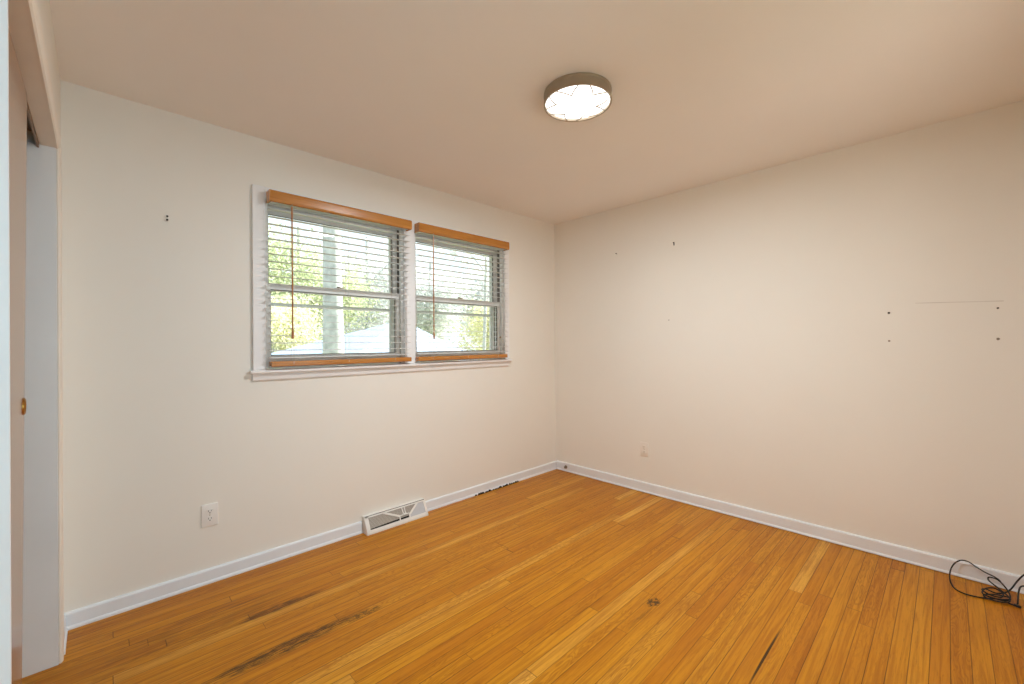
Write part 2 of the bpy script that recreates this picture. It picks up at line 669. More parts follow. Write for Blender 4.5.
REG_X = (-2.018, -1.550)
b = MB()
b.prism(base_prof(), 'x', XL, REG_X[0] - 0.003)
b.prism(base_prof(), 'x', REG_X[1] + 0.003, -0.0)
struct(b.build('baseboard_back', M_BASE), 'white baseboard under the windows', 'baseboard')
b = MB()
b.prism([(x, z if z > 0.004 else 0.0035) for x, z in base_prof(0.084)], 'y', YF, -0.0205)
struct(b.build('baseboard_right', M_BASE), 'white baseboard along the bare right wall', 'baseboard')
b = MB()
b.prism([(XL - x, z) for x, z in base_prof(t=0.009)], 'y', -0.2225, -0.0205)
struct(b.build('baseboard_left', M_BASE), 'short white baseboard beside the closet casing', 'baseboard')

# dark crumbled gap under the back baseboard near the far corner
b = MB()
rr = random.Random(3)
x = -1.06
while x < -0.55:
    w = rr.uniform(0.012, 0.034)
    hh = rr.uniform(0.008, 0.019)
    n = 7
    pts = [(x, 0.0)] + [(x + w * k / n, hh * (0.6 + 0.4 * rr.random()) * math.sin(PI * (k + 0.6) / (n + 1.2)) ** 0.6) for k in range(n + 1)] + [(x + w, 0.0)]
    b.prism(pts, 'y', -0.0265, -0.0195)
    x += w + rr.choice([0.002, 0.004, 0.014])
o = b.build('crumbled_caulk', M_DARK)
tag(o, 'dark crumbled caulk along the foot of the white baseboard near the far corner', 'caulk', kind='stuff')

# ------------------------------------------------------------------ closet opening: jambs, casing, track, sliding door
b = MB()
b.box(XL - LW, XL - 0.001, CL_Y[1] - 0.012, CL_Y[1], 0, CL_Z, 0.0015)
struct(b.build('trim_1', M_TRIM), 'white closet side jamb board', 'trim')
b = MB()
b.box(-3.4385, XL + 0.001, CL_Y[0], CL_Y[1], CL_Z, CL_Z + 0.06, 0.001)
b.box(XL - LW, -3.4385, CL_Y[0], CL_Y[1], CL_Z + 0.05, CL_Z + 0.06)
struct(b.build('trim_2', M_CREAMTRIM), 'cream closet head jamb', 'trim')


def casing_prof(w):
    # (offset from the wall, distance across)
    return [(0, 0), (0.003, 0), (0.0075, 0.004), (0.0105, 0.012), (0.0115, 0.020), (0.0115, w - 0.012), (0.010, w - 0.003), (0.007, w), (0, w)]


b = MB()
b.prism([(XL + p, CL_Y[1] - 0.006 + q) for p, q in casing_prof(0.058)], 'z', 0, CL_Z + 0.062)
b.prism([(XL + p, CL_Z - 0.001 + q) for p, q in casing_prof(0.062)], 'y', CL_Y[0], CL_Y[1] - 0.006)
struct(b.build('trim_3', M_CREAMTRIM), 'cream casing around the closet opening', 'trim')
b = MB()
b.box(-3.4455, -3.4390, CL_Y[0] + 0.012, CL_Y[1] - 0.012, 2.028, 2.088, 0.001)
b.box(-3.510, -3.5065, CL_Y[0] + 0.012, CL_Y[1] - 0.012, 2.030, 2.088, 0.001)
b.box(-3.510, -3.4390, CL_Y[0] + 0.012, CL_Y[1] - 0.012, 2.085, 2.089)
struct(b.build('trim_4', M_BRONZE), 'bronze sliding door track above the closet', 'trim')

door = empty('closet_door', (-3.4637, -1.345, 0.01))
tag(door, 'brown varnished flat wooden sliding closet door at far left', 'door')
MB().box(-0.0155, 0.0155, -0.340, 0.545, 0, 2.012, 0.002).build('door_leaf', M_DOOR, door)
mt = Matrix.Translation((0.0155, 0.518, 1.070)) @ Matrix.Rotation(PI / 2, 4, 'Y')
MB().lathe([(0.0, 0.0004), (0.017, 0.0004), (0.019, 0.003), (0.0225, 0.0042), (0.025, 0.0025), (0.0255, 0.0)], 32, mt).build('finger_pull', M_BRASS, door, True)
door.rotation_euler = (0, math.radians(0.52), 0)

# near side of the closet opening, right beside the camera: moulded casing with a raised back band
b = MB()
b.prism([(XL + p, CL_Y[0] + 0.004 - q) for p, q in [(0, 0), (0.006, 0), (0.009, 0.006), (0.0105, 0.040), (0.0135, 0.044), (0.0165, 0.048), (0.0165, 0.058), (0.0, 0.060)]], 'z', 0, CL_Z + 0.062)
struct(b.build('trim_5', M_BASE), 'white closet casing at the extreme left edge', 'trim')
b = MB()
b.box(XL - LW, XL, CL_Y[0], CL_Y[0] + 0.012, 0, CL_Z)
struct(b.build('trim_6', M_TRIM), 'white closet side jamb beside the camera', 'trim')

# ------------------------------------------------------------------ windows
b = MB()
CP = 0.018
b.box(-2.653, W1[0] + 0.004, -CP, -0.0002, WZ[0] + 0.02, 2.164, 0.003)
b.box(W2[1] - 0.004, -0.650, -CP, -0.0002, WZ[0] + 0.02, 2.164, 0.003)
b.box(W1[0] + 0.004, W2[1] - 0.004, -CP + 0.0005, -0.0002, WZ[1] - 0.006, 2.1635, 0.003)
b.box(W1[1] - 0.004, W2[0] + 0.004, -CP + 0.0005, -0.0002, WZ[0] + 0.02, WZ[1] - 0.006, 0.003)
struct(b.build('trim_7', M_TRIM), 'white casing around the pair of windows', 'trim')
b = MB()
b.box(-2.671, -0.638, -0.042, -0.0002, WZ[0], WZ[0] + 0.0195, 0.006, 3)
b.prism([(-0.0002, 1.0525), (-0.010, 1.0525), (-0.014, 1.058), (-0.017, 1.078), (-0.017, WZ[0] - 0.0005), (-0.0002, WZ[0] - 0.0005)], 'x', -2.655, -0.651)
struct(b.build('trim_8', M_TRIM), 'white window stool and apron under both windows', 'trim')


def make_window(n, x0, x1, label):
    root = empty('window_%d' % n, ((x0 + x1) / 2, 0.0, WZ[0]))
    tag(root, label, 'window', kind='structure')
    hw = (x1 - x0) / 2
    hh = WZ[1] - WZ[0]
    e = 0.0005
    jt = 0.012
    f = MB()                                          # jamb liners, head and sloped sill
    for s in (-1, 1):
        xa, xb = s * (hw - e), s * (hw - jt)
        f.box(min(xa, xb), max(xa, xb), 0, WT, 0.02, hh - e)
        xc = s * (hw - jt - 0.008)
        for (ya, yb) in ((0.002, 0.026), (0.066, 0.073), (0.113, 0.126)):     # stop, parting bead, outer stop
            f.box(min(xb, xc), max(xb, xc), ya, yb, 0.02, hh - jt)
    f.box(-hw + jt, hw - jt, 0, WT, hh - jt, hh - e)
    f.box(-hw + jt, hw - jt, 0.002, 0.026, hh - jt - 0.012, hh - jt)
    f.prism([(0.0, 0.0005), (WT + 0.03, 0.0005), (WT + 0.03, 0.008), (0.0, 0.024)], 'x', -hw + e, hw - e)
    f.build('window_frame', M_FRAME, root)
    tr = MB()                                         # dark sash channels in the right and left liners
    for s in (-1, 1):
        xa, xb = s * (hw - jt - 0.0002), s * (hw - jt - 0.003)
        tr.box(min(xa, xb), max(xa, xb), 0.027, 0.0655, 0.52, hh - jt - 0.001)
        tr.box(min(xa, xb), max(xa, xb), 0.0735, 0.1125, 0.024, hh - jt - 0.001)
    tg = tr.build('sash_channel', M_TRACK, root)
    tg['label'] = 'grey sash channels'
    sw = hw - jt - 0.0035

    def sash(name, y0, y1, z0, z1, stile, top, bot):
        s_ = MB()
        s_.box(-sw, -sw + stile, y0, y1, z0, z1, 0.002)
        s_.box(sw - stile, sw, y0, y1, z0, z1, 0.002)
        s_.box(-sw + stile, sw - stile, y0 + 0.0005, y1 - 0.0005, z0, z0 + bot, 0.002)
        s_.box(-sw + stile, sw - stile, y0 + 0.0005, y1 - 0.0005, z1 - top, z1, 0.002)
        so = s_.build(name, M_FRAME, root)
        ym = (y0 + y1) / 2
        g = MB().box(-sw + stile - 0.004, sw - stile + 0.004, ym - 0.002, ym + 0.002, z0 + bot - 0.004, z1 - top + 0.004).build('pane', M_GLASS, so)
        g['label'] = 'clear glass pane'
        # glazing gasket: thin dark line round the glass
        k = MB()
        gx, ga, gb = sw - stile, z0 + bot, z1 - top
        for (a, bb, c, d) in ((-gx, gx, ga, ga + 0.004), (-gx, gx, gb - 0.004, gb), (-gx, -gx + 0.004, ga, gb), (gx - 0.009, gx, ga, gb)):
            k.box(a, bb, ym - 0.006, ym - 0.0022, c, d)
        k.build('glazing_strip', M_TRACK, so)
        return so
    lower = sash('lower_sash', 0.029, 0.064, 0.024, 0.522, 0.027, 0.034, 0.075)
    sash('upper_sash', 0.0755, 0.1105, 0.489, hh - jt - 0.002, 0.027, 0.048, 0.034)
    lk = MB()                                         # cam lock on the meeting rail
    lk.box(-0.03, 0.03, 0.034, 0.060, 0.5222, 0.528, 0.002)
    lk.lathe([(0.0, 0.0), (0.012, 0.0), (0.012, 0.008), (0.008, 0.012), (0.0, 0.012)], 20, Matrix.Translation((0, 0.047, 0.528)))
    lk.box(0.0, 0.034, 0.040, 0.049, 0.530, 0.537, 0.002)
    lk.build('sash_lock', M_NICKEL, lower, True)
    st = MB()                                         # storm window frame outside
    y0, y1 = 0.128, 0.146
    st.box(-hw + jt, -hw + jt + 0.03, y0, y1, 0.03, hh - jt, 0.001)
    st.box(hw - jt - 0.03, hw - jt, y0, y1, 0.03, hh - jt, 0.001)
    st.box(-hw + jt + 0.03, hw - jt - 0.03, y0, y1, 0.03, 0.06, 0.001)
    st.box(-hw + jt + 0.03, hw - jt - 0.03, y0, y1, 0.398, 0.420, 0.001)
    st.box(-hw + jt + 0.03, hw - jt - 0.03, y0, y1, hh - jt - 0.03, hh - jt, 0.001)
    st.build('storm_frame', M_FRAME, root)
    m = Matrix.Translation((hw - jt - 0.010, 0.0145, 0.215)) @ Matrix.Rotation(-PI / 2, 4, 'Y')
    MB().lathe([(0.008, 0.0), (0.008, 0.004), (0.004, 0.006), (0.004, 0.014), (0.006, 0.018), (0.0, 0.019)], 16, m).build('brass_pin', M_BRASS, root, True)
    return root


make_window(1, W1[0], W1[1], 'white double-hung window on the left of the pair')
make_window(2, W2[0], W2[1], 'white double-hung window on the right of the pair')


# ------------------------------------------------------------------ blinds
def make_blind(w, z0, z1, label, wand_x, rail_inset):
    """origin: left end, wall plane, height of the bottom"""
    root = empty('window_blind', (0, 0, 0))
    tag(root, label, 'blind', 'wood and white slat blinds in the two windows')
    v = MB()
    vh = 0.066
    pr = [(-0.074, z1 - vh), (-0.082, z1 - vh + 0.004), (-0.085, z1 - vh + 0.012), (-0.085, z1 - 0.012), (-0.0825, z1 - 0.004), (-0.078, z1), (-0.072, z1), (-0.072, z1 - vh)]
    v.prism(pr, 'x', 0, w)
    for xa in (0.0, w - 0.012):
        v.box(xa, xa + 0.012, -0.0722, -0.0185, z1 - vh, z1, 0.002)
    v.build('valance', M_VAL, root)
    MB().box(0.014, w - 0.014, -0.0700, -0.0200, z1 - 0.048, z1 - 0.006, 0.002).build('headrail', M_SLAT, root)
    s = MB()
    pitch = 0.0425
    zc = z0 + 0.050
    tilt = math.radians(4)
    yc = -0.0455
    while zc < z1 - 0.055:
        m = Matrix.Translation((0, yc, zc)) @ Matrix.Rotation(tilt, 4, 'X')
        # slightly crowned slat
        b2 = bmesh.new()
        prof = []
        for k in range(7):
            u = -1 + k / 3
            prof.append((u * 0.0245, 0.0016 * (1 - u * u)))
        vs = [[b2.verts.new((xx, p[0], p[1] + dz)) for p in prof] for dz in (0.0, 0.0018) for xx in (0.004, w - 0.004)]
        lo0, lo1, hi0, hi1 = vs
        for k in range(6):
            b2.faces.new((lo0[k], lo1[k], lo1[k + 1], lo0[k + 1]))
            b2.faces.new((hi0[k], hi0[k + 1], hi1[k + 1], hi1[k]))
            b2.faces.new((lo0[k], lo0[k + 1], hi0[k + 1], hi0[k]))
            b2.faces.new((lo1[k], hi1[k], hi1[k + 1], lo1[k + 1]))
        b2.faces.new((lo0[0], hi0[0], hi1[0], lo1[0]))
        b2.faces.new((lo0[6], lo1[6], hi1[6], hi0[6]))
        bmesh.ops.recalc_face_normals(b2, faces=b2.faces[:])
        bmesh.ops.transform(b2, matrix=m, verts=b2.verts[:])
        s._add(b2)
        zc += pitch
    s.build('slats', M_SLAT, root)
    MB().box(rail_inset[0], w - rail_inset[1], -0.0700, -0.0220, z0, z0 + 0.030, 0.004, 3).build('bottom_rail', M_VAL, root)
    for fx in (0.14, 0.5, 0.86):                       # ladder strings front and back
        l = MB()
        for yy in (-0.0715, -0.0195):
            l.tube([(w * fx, yy, z0 + 0.012), (w * fx, yy, z1 - 0.05)], 0.0009, 6)
        l.build('ladder_cord', M_CORD, root)
    wd = MB()
    wd.tube([(wand_x, -0.080, z1 - 0.075), (wand_x, -0.080, z1 - 0.83)], 0.0042, 8)
    wd.lathe([(0.0, 0.0), (0.0065, 0.002), (0.007, 0.03), (0.0042, 0.05)], 12, Matrix.Translation((wand_x, -0.080, z1 - 0.845)))
    wo_ = wd.build('wand', M_WAND, root, True)
    hk = MB()
    hk.tube([(wand_x, -0.074, z1 - 0.055), (wand_x, -0.082, z1 - 0.062), (wand_x, -0.080, z1 - 0.078)], 0.0018, 6)
    hk.build('wand_hook', M_NICKEL, wo_)
    return root


bl = make_blind(0.911, 1.131, 2.135, 'wood valance blind with white slats over the left window', 0.118, (0.010, 0.0))
bl.location = (-2.583, 0, 0)
bl = make_blind(0.905, 1.131, 2.135, 'wood valance blind with white slats over the right window', 0.124, (0.0, 0.014))
bl.location = (-1.613, 0, 0)


# ------------------------------------------------------------------ ceiling light
lt = empty('ceiling_light', (-1.648, -1.527, H))
tag(lt, 'round flush ceiling light with nickel drum rim, lit', 'light')
R0 = 0.1585
b = MB()
b.lathe([(R0 - 0.004, -0.0005), (R0, -0.002), (R0 + 0.001, -0.010), (R0 - 0.001, -0.012), (R0 - 0.001, -0.044), (R0 + 0.001, -0.048), (R0 + 0.001, -0.054), (R0 - 0.002, -0.056),
         (R0 - 0.007, -0.054), (R0 - 0.007, -0.002), (R0 - 0.004, -0.0005)], 72)
b.build('drum_rim', M_NICKEL, lt, True)
ld = bpy.data.lights.new('ceiling_light_glow', 'AREA')
ld.shape = 'DISK'
ld.size = 0.27
ld.energy = LAMP_WATT
ld.color = (0.88, 0.95, 0.98)
lo_ = bpy.data.objects.new('ceiling_light_glow', ld)
lo_.location = (-1.648, -1.527, H - 0.070)
COL.objects.link(lo_)
b = MB()
b.lathe([(R0 - 0.0075, -0.044), (R0 - 0.02, -0.050), (R0 * 0.6, -0.056), (R0 * 0.3, -0.0580), (0.0, -0.0585)], 64)
o = b.build('diffuser', M_LAMP, lt, True)
o['label'] = 'glowing frosted glass diffuser'


def dome_z(r):
    pts = [(0.0, -0.0585), (R0 * 0.3, -0.058), (R0 * 0.6, -0.056), (R0 - 0.02, -0.050), (R0 - 0.0075, -0.045)]
    for (a, za), (c, zc_) in zip(pts, pts[1:]):
        if r <= c:
            return za + (zc_ - za) * (r - a) / (c - a)
    return -0.045


nlob = 6
for i in range(nlob):                                   # V-shaped wire branches round the glass
    a = 2 * PI * i / nlob + 0.35
    ra = 0.088 if i % 2 else 0.100
    pts = []
    for k in range(13):
        u = abs(k - 6) / 6
        r_ = ra + (R0 - 0.008 - ra) * u
        aa = a + (-0.40 if k < 6 else 0.33) * u
        pts.append((r_ * math.cos(aa), r_ * math.sin(aa), dome_z(r_) - 0.004))
    MB().tube(pts, 0.0027, 6, 1).build('wire_branch', M_NICKEL, lt, True)


# ------------------------------------------------------------------ outlets
def make_outlet(loc, rotz, label, m_plate, m_face, m_hole):
    """plate in local x (across) / z (up), facing -y; origin on the wall at the plate's centre"""
    r = empty('wall_outlet', loc, (0, 0, rotz))
    tag(r, label, 'outlet')
    pw, ph = 0.037, 0.0585
    p = MB().box(-pw, pw, -0.006, -0.0003, -ph, ph, 0.004, 3)
    p.build('cover_plate', m_plate, r, True)
    for s in (-1, 1):
        k = MB()
        pts = []
        for i in range(28):
            a = 2 * PI * i / 28
            pts.append((0.0172 * math.cos(a), s * 0.0195 + max(-0.0125, min(0.0125, 0.0172 * math.sin(a)))))
        k.prism(pts, 'y', -0.0085, -0.0058)
        f = k.build('receptacle', m_face, r)
        h = MB()
        zc_ = s * 0.0195
        h.box(-0.0078, -0.0054, -0.0089, -0.0083, zc_ - 0.0015, zc_ + 0.0072)
        h.box(0.0054, 0.0076, -0.0089, -0.0083, zc_ - 0.0005, zc_ + 0.0066)
        h.lathe([(0.0, 0.0), (0.0028, 0.0), (0.0028, 0.0006), (0.0, 0.0006)], 14, Matrix.Translation((0, -0.0083, zc_ - 0.0072)) @ Matrix.Rotation(PI / 2, 4, 'X'))
        h.build('slots', m_hole, f)
    MB().lathe([(0.0, 0.0018), (0.002, 0.0014), (0.003, 0.0)], 14, Matrix.Translation((0, -0.0059, 0)) @ Matrix.Rotation(PI / 2, 4, 'X')).build('screw', M_NICKEL, r, True)
    return r


M_HOLE2 = simple('painted_socket_hole', (150, 128, 106), 0.7)
make_outlet((-2.856, 0, 0.3565), 0, 'white duplex wall outlet under the left window near the closet', M_PLATE, M_PLATE, M_HOLE)
make_outlet((0, -0.964, 0.358), -PI / 2, 'cream painted-over wall outlet low on the bare right wall', M_PLATEC, M_PLATEC, M_HOLE2)

# ------------------------------------------------------------------ baseboard register
rg = empty('floor_register', ((REG_X[0] + REG_X[1]) / 2, 0, 0))
tag(rg, 'white steel heating register set into baseboard beneath the windows', 'register')
hw = (REG_X[1] - REG_X[0]) / 2
# sloped face runs from (y -0.030, z 0.098) at the top to (y -0.078, z 0.016) near the floor
TOP = Vector((0, -0.034, 0.104))
BOT = Vector((0, -0.080, 0.018))


def face(u, v, out=0.0):
    """u across in metres, v 0..1 up the sloped face, out = proud of the face"""
    p = BOT.lerp(TOP, v)
    nrm = Vector((0, -(TOP.z - BOT.z), (TOP.y - BOT.y))).normalized()
    return Vector((u, p.y, p.z)) + nrm * out


b = MB()
for s in (-1, 1):                                        # end caps
    b.prism([(-0.0005, 0.0), (-0.084, 0.0), (-0.084, 0.012), (-0.081, 0.018), (-0.034, 0.1065), (-0.0005, 0.1065)], 'x', min(s * hw, s * (hw - 0.004)), max(s * hw, s * (hw - 0.004)))
b.prism([(-0.0005, 0.103), (-0.030, 0.103), (-0.030, 0.1065), (-0.0005, 0.1065)], 'x', -hw + 0.004, hw - 0.004)    # top flange
b.prism([(-0.004, 0.0), (-0.084, 0.0), (-0.084, 0.012), (-0.080, 0.018), (-0.076, 0.018), (-0.076, 0.004), (-0.004, 0.004)], 'x', -hw + 0.004, hw - 0.004)   # foot


def bar(bb, u0, v0, u1, v1, w, out0=-0.002, out1=0.002):
    """flat bar lying on the sloped face"""
    q = bmesh.new()
    hgt = (TOP - BOT).length
    d = Vector((u1 - u0, (v1 - v0) * hgt)).normalized()
    nx = Vector((-d.y, d.x)) * (w / 2)
    cs = [(u0 + nx.x, v0 + nx.y / hgt), (u1 + nx.x, v1 + nx.y / hgt), (u1 - nx.x, v1 - nx.y / hgt), (u0 - nx.x, v0 - nx.y / hgt)]
    lo = [q.verts.new(face(a, c, out0)) for a, c in cs]
    hi = [q.verts.new(face(a, c, out1)) for a, c in cs]
    q.faces.new(lo)
    q.faces.new(list(reversed(hi)))
    for i in range(4):
        j = (i + 1) % 4
        q.faces.new((lo[j], lo[i], hi[i], hi[j]))
    bmesh.ops.recalc_face_normals(q, faces=q.faces[:])
    bb._add(q)


ux = hw - 0.006
bar(b, -ux, 0.955, ux, 0.955, 0.010)
bar(b, -ux, 0.05, ux, 0.05, 0.012)
bar(b, -ux + 0.008, 0.0, -ux + 0.008, 1.0, 0.024)
bar(b, ux - 0.004, 0.0, ux - 0.004, 1.0, 0.016)
bar(b, -0.10, 0.95, 0.012, 0.40, 0.013)                  # fan ribs
bar(b, 0.17, 0.95, 0.088, 0.30, 0.013)
bar(b, 0.012, 0.42, 0.088, 0.42, 0.006)
bar(b, 0.010, 0.06, 0.014, 0.42, 0.008)
bar(b, 0.086, 0.06, 0.090, 0.40, 0.010)
b.build('register_body', M_REG, rg)
b = MB()
bar(b, -ux, 0.5, ux, 0.5, (TOP - BOT).length * 0.98, -0.006, -0.004)
o = b.build('perforated_screen', M_MESH, rg)
o['label'] = 'grey perforated screen'
b = MB()
# closed damper plate showing white behind the right-hand opening, and dark slot under the left one
q = bmesh.new()
vs = [q.verts.new(face(u_, v_, -0.0025)) for u_, v_ in ((0.094, 0.10), (ux - 0.012, 0.10), (ux - 0.012, 0.90), (0.172, 0.90), (0.096, 0.34))]
fc = q.faces.new(vs)
ex = bmesh.ops.extrude_face_region(q, geom=[fc])
for g_ in ex['geom']:
    if isinstance(g_, bmesh.types.BMVert):
        g_.co += Vector((0, 0.0021, -0.0011))
bmesh.ops.recalc_face_normals(q, faces=q.faces[:])
b._add(q)
b.build('damper_plate', M_DAMP, rg)
b = MB()
bar(b, -ux + 0.022, 0.13, 0.086, 0.21, 0.010, -0.003, -0.0005)
b.build('air_slot', M_DARK, rg)
b = MB()
b.box(-hw + 0.010, hw - 0.006, -0.0350, -0.0300, 0.098, 0.1072)
b.build('top_slot_shade', M_DARK, rg)  # dark strip standing in for the shade inside the top slot
b = MB()
bar(b, 0.044, 0.45, 0.040, 0.96, 0.007, 0.0005, 0.004)
bar(b, 0.060, 0.45, 0.060, 0.96, 0.007, 0.0005, 0.004)
bar(b, 0.040, 0.45, 0.064, 0.45, 0.010, 0.0005, 0.010)
b.build('damper_lever', M_REG, rg)


# ------------------------------------------------------------------ wall hardware left in the plaster
def anchor(axis, a, z, label, r=0.0045, mat=M_SCREW, filler=False, group=None, name='screw_anchor'):
    """small plug in the wall: axis 'x' = right wall (a is y), 'y' = window wall (a is x)"""
    rot = (0, -PI / 2, 0) if axis == 'x' else (PI / 2, 0, 0)
    loc = (0, a, z) if axis == 'x' else (a, 0, z)
    e = empty(name, loc, rot)
    tag(e, label, 'anchor', group)
    MB().lathe([(0.0, 0.0003), (r * 1.6, 0.0003), (r * 1.6, 0.0012), (r * 1.1, 0.0018), (r, 0.0012), (0.0, 0.0012)], 20).build('collar', M_GREYP if filler else M_PLATEC, e, True)
    k = MB().lathe([(0.0, 0.0012), (r, 0.0012), (r, 0.0024), (r * 0.7, 0.0034), (0.0, 0.0036)], 16)
    k.build('screw_head', mat, e, True)
    return e


def nail(axis, a, z, label, length, tilt=0.3, group=None):
    """bent picture hook / nail sticking out of the wall"""
    loc = (0, a, z) if axis == 'x' else (a, 0, z)
    e = empty('picture_nail', loc)
    tag(e, label, 'nail', group)
    out = Vector((-1, 0, 0)) if axis == 'x' else Vector((0, -1, 0))
    up = Vector((0, 0, 1))
    p0 = out * 0.0003
    p1 = out * length + up * length * tilt
    k = MB().tube([p0, p1], 0.0022, 8, 1)
    k.build('shank', M_SCREW, e)
    h = MB()
    d = (p1 - p0).normalized()
    h.tube([p1 - d * 0.0005, p1 + d * 0.0018], 0.0048, 12, 1)
    h.build('head', M_SCREW, e)
    return e


nail('y', -3.026, 1.905, 'dark nail, the upper of two on the wall left of the windows', 0.010, 0.15)
nail('y', -3.026, 1.887, 'dark nail, the lower of two on the wall left of the windows', 0.010, 0.15)
nail('x', -0.716, 2.034, 'dark nail high on the right wall, nearest the far corner', 0.016, 0.1)
e = nail('x', -1.233, 2.034, 'dark upright hook high on the right wall, below the ceiling light', 0.010, 0.9)
MB().box(-0.003, -0.0003, -0.004, 0.004, -0.012, 0.014, 0.0012).build('hook_plate', M_SCREW, e)
anchor('x', -1.187, 1.432, 'tiny dark screw alone in the middle of the right wall', 0.0035)
anchor('x', -2.509, 1.416, 'dark screw of the right wall four, upper one on the left', 0.0058)
anchor('x', -2.509, 1.254, 'faint filled screw hole, lower left of the four on the right wall', 0.0035, M_GREYP, True)
anchor('x', -2.925, 1.418, 'dark screw of the right wall four, upper one on the right')
anchor('x', -2.925, 1.261, 'greyish screw of the right wall four, lower one on the right', 0.0040, M_BUMP, True)

# small bumper on the right baseboard beside the far corner
e = empty('door_bumper', (-0.0153, -0.140, 0.046), (0, -PI / 2, 0))
tag(e, 'small grey rubber bumper on the baseboard by the far corner', 'bumper')
MB().lathe([(0.0, 0.0), (0.016, 0.0), (0.016, 0.004), (0.012, 0.006), (0.009, 0.006)], 24).build('bumper_base', M_BUMP, e, True)
MB().lathe([(0.010, 0.006), (0.011, 0.016), (0.009, 0.021), (0.0, 0.022)], 24).build('rubber_tip', M_BUMP, e, True)

# ------------------------------------------------------------------ black power cord heaped by the right wall
CR = 0.0032
zf = CR + 0.0004
c0 = Vector((-0.17, -2.89, 0))
cord = empty('power_cord', c0)
tag(cord, 'thin black power cord heaped on the floor against the right baseboard', 'cord')
path = [(-0.052, -2.914, 0.056), (-0.05, -2.901, 0.063), (-0.044, -2.869, 0.072), (-0.037, -2.839, 0.086), (-0.033, -2.813, 0.1), (-0.034, -2.787, 0.098), (-0.04, -2.764, 0.076), (-0.0637, -2.749, 0.0452), (-0.1393, -2.746, 0.0234), (-0.183, -2.76, 0.004), (-0.218, -2.79, 0.004), (-0.218, -2.831, 0.004), (-0.203, -2.865, 0.004), (-0.19, -2.9, 0.01), (-0.182, -2.932, 0.016), (-0.1718, -2.9472, 0.0211), (-0.154, -2.933, 0.02), (-0.155, -2.894, 0.014), (-0.182, -2.861, 0.01), (-0.211, -2.873, 0.009), (-0.211, -2.912, 0.01), (-0.19, -2.942, 0.014), (-0.156, -2.9398, 0.0256), (-0.1085, -2.9059, 0.0379), (-0.0743, -2.8819, 0.0469), (-0.066, -2.885, 0.06), (-0.07, -2.914, 0.058), (-0.1024, -2.9381, 0.0396), (-0.1533, -2.9475, 0.0234), (-0.183, -2.932, 0.012), (-0.2, -2.888, 0.014), (-0.194, -2.857, 0.02), (-0.1523, -2.8656, 0.0278), (-0.1236, -2.8954, 0.0334), (-0.1403, -2.9238, 0.0278), (-0.177, -2.918, 0.02), (-0.1898, -2.8831, 0.0212), (-0.168, -2.8564, 0.0256), (-0.144, -2.8696, 0.0256), (-0.146, -2.904, 0.02), (-0.1216, -2.9336, 0.0256), (-0.0869, -2.9549, 0.0379), (-0.061, -2.976, 0.073), (-0.058, -3.0, 0.114), (-0.055, -3.026, 0.128)]
b = MB()
b.tube([Vector(p) - c0 for p in path], CR, 8, 6)
b.build('cable', M_BLACK, cord, True)
path2 = [(-0.175, -2.918, 0.01), (-0.186, -2.945, 0.004), (-0.195, -2.964, 0.01), (-0.1732, -2.9698, 0.0256), (-0.1171, -2.9758, 0.0396), (-0.075, -2.985, 0.054), (-0.062, -3.001, 0.06), (-0.058, -3.031, 0.058)]
b = MB()
b.tube([Vector(p) - c0 for p in path2], CR, 8, 6)
b.build('cable_end', M_BLACK, cord, True)
b = MB()
b.tube([Vector((-0.192, -2.958, 0.008)) - c0, Vector((-0.203, -2.975, 0.008)) - c0], 0.006, 10, 1)
b.build('connector', M_BLACK, cord, True)
b = MB()
b.tube([Vector((-0.052, -2.912, 0.057)) - c0, Vector((-0.056, -2.922, 0.048)) - c0], 0.0045, 10, 1)
b.build('strain_relief', M_BLACK, cord, True)

# ------------------------------------------------------------------ outside
GZ = -1.25
o = MB().box(-14, 34, -14, 60, GZ - 0.3, GZ).build('ground', M_GROUND)
struct(o, 'pale lawn outside the windows', 'ground')

hs = empty('neighbour_house', (4.52, 12.6, GZ + 0.06), (0, 0, math.radians(24)))
tag(hs, 'low neighbouring house with pale sunlit hip roof outside the windows', 'house')
ew, ed, ez, rz = 3.4, 1.9, 2.1, 3.35
b = MB()
b.box(-ew + 0.35, ew - 0.35, -ed + 0.35, ed - 0.35, -0.06, ez)
b.build('house_walls', M_SIDING, hs)
q = bmesh.new()
lo = [q.verts.new(p) for p in ((-ew, -ed, ez), (ew, -ed, ez), (ew, ed, ez), (-ew, ed, ez))]
rd = [q.verts.new(p) for p in ((1.0, 0, rz), (1.8, 0, rz))]
lb = [q.verts.new(p) for p in ((-ew, -ed, ez - 0.14), (ew, -ed, ez - 0.14), (ew, ed, ez - 0.14), (-ew, ed, ez - 0.14))]
q.faces.new((lo[0], lo[1], rd[1], rd[0]))
q.faces.new((lo[2], lo[3], rd[0], rd[1]))
q.faces.new((lo[1], lo[2], rd[1]))
q.faces.new((lo[3], lo[0], rd[0]))
for i in range(4):
    j = (i + 1) % 4
    q.faces.new((lo[i], lb[i], lb[j], lo[j]))
q.faces.new(list(reversed(lb)))
bmesh.ops.recalc_face_normals(q, faces=q.faces[:])
b = MB()
b._add(q)
b.build('hip_roof', M_ROOF, hs)


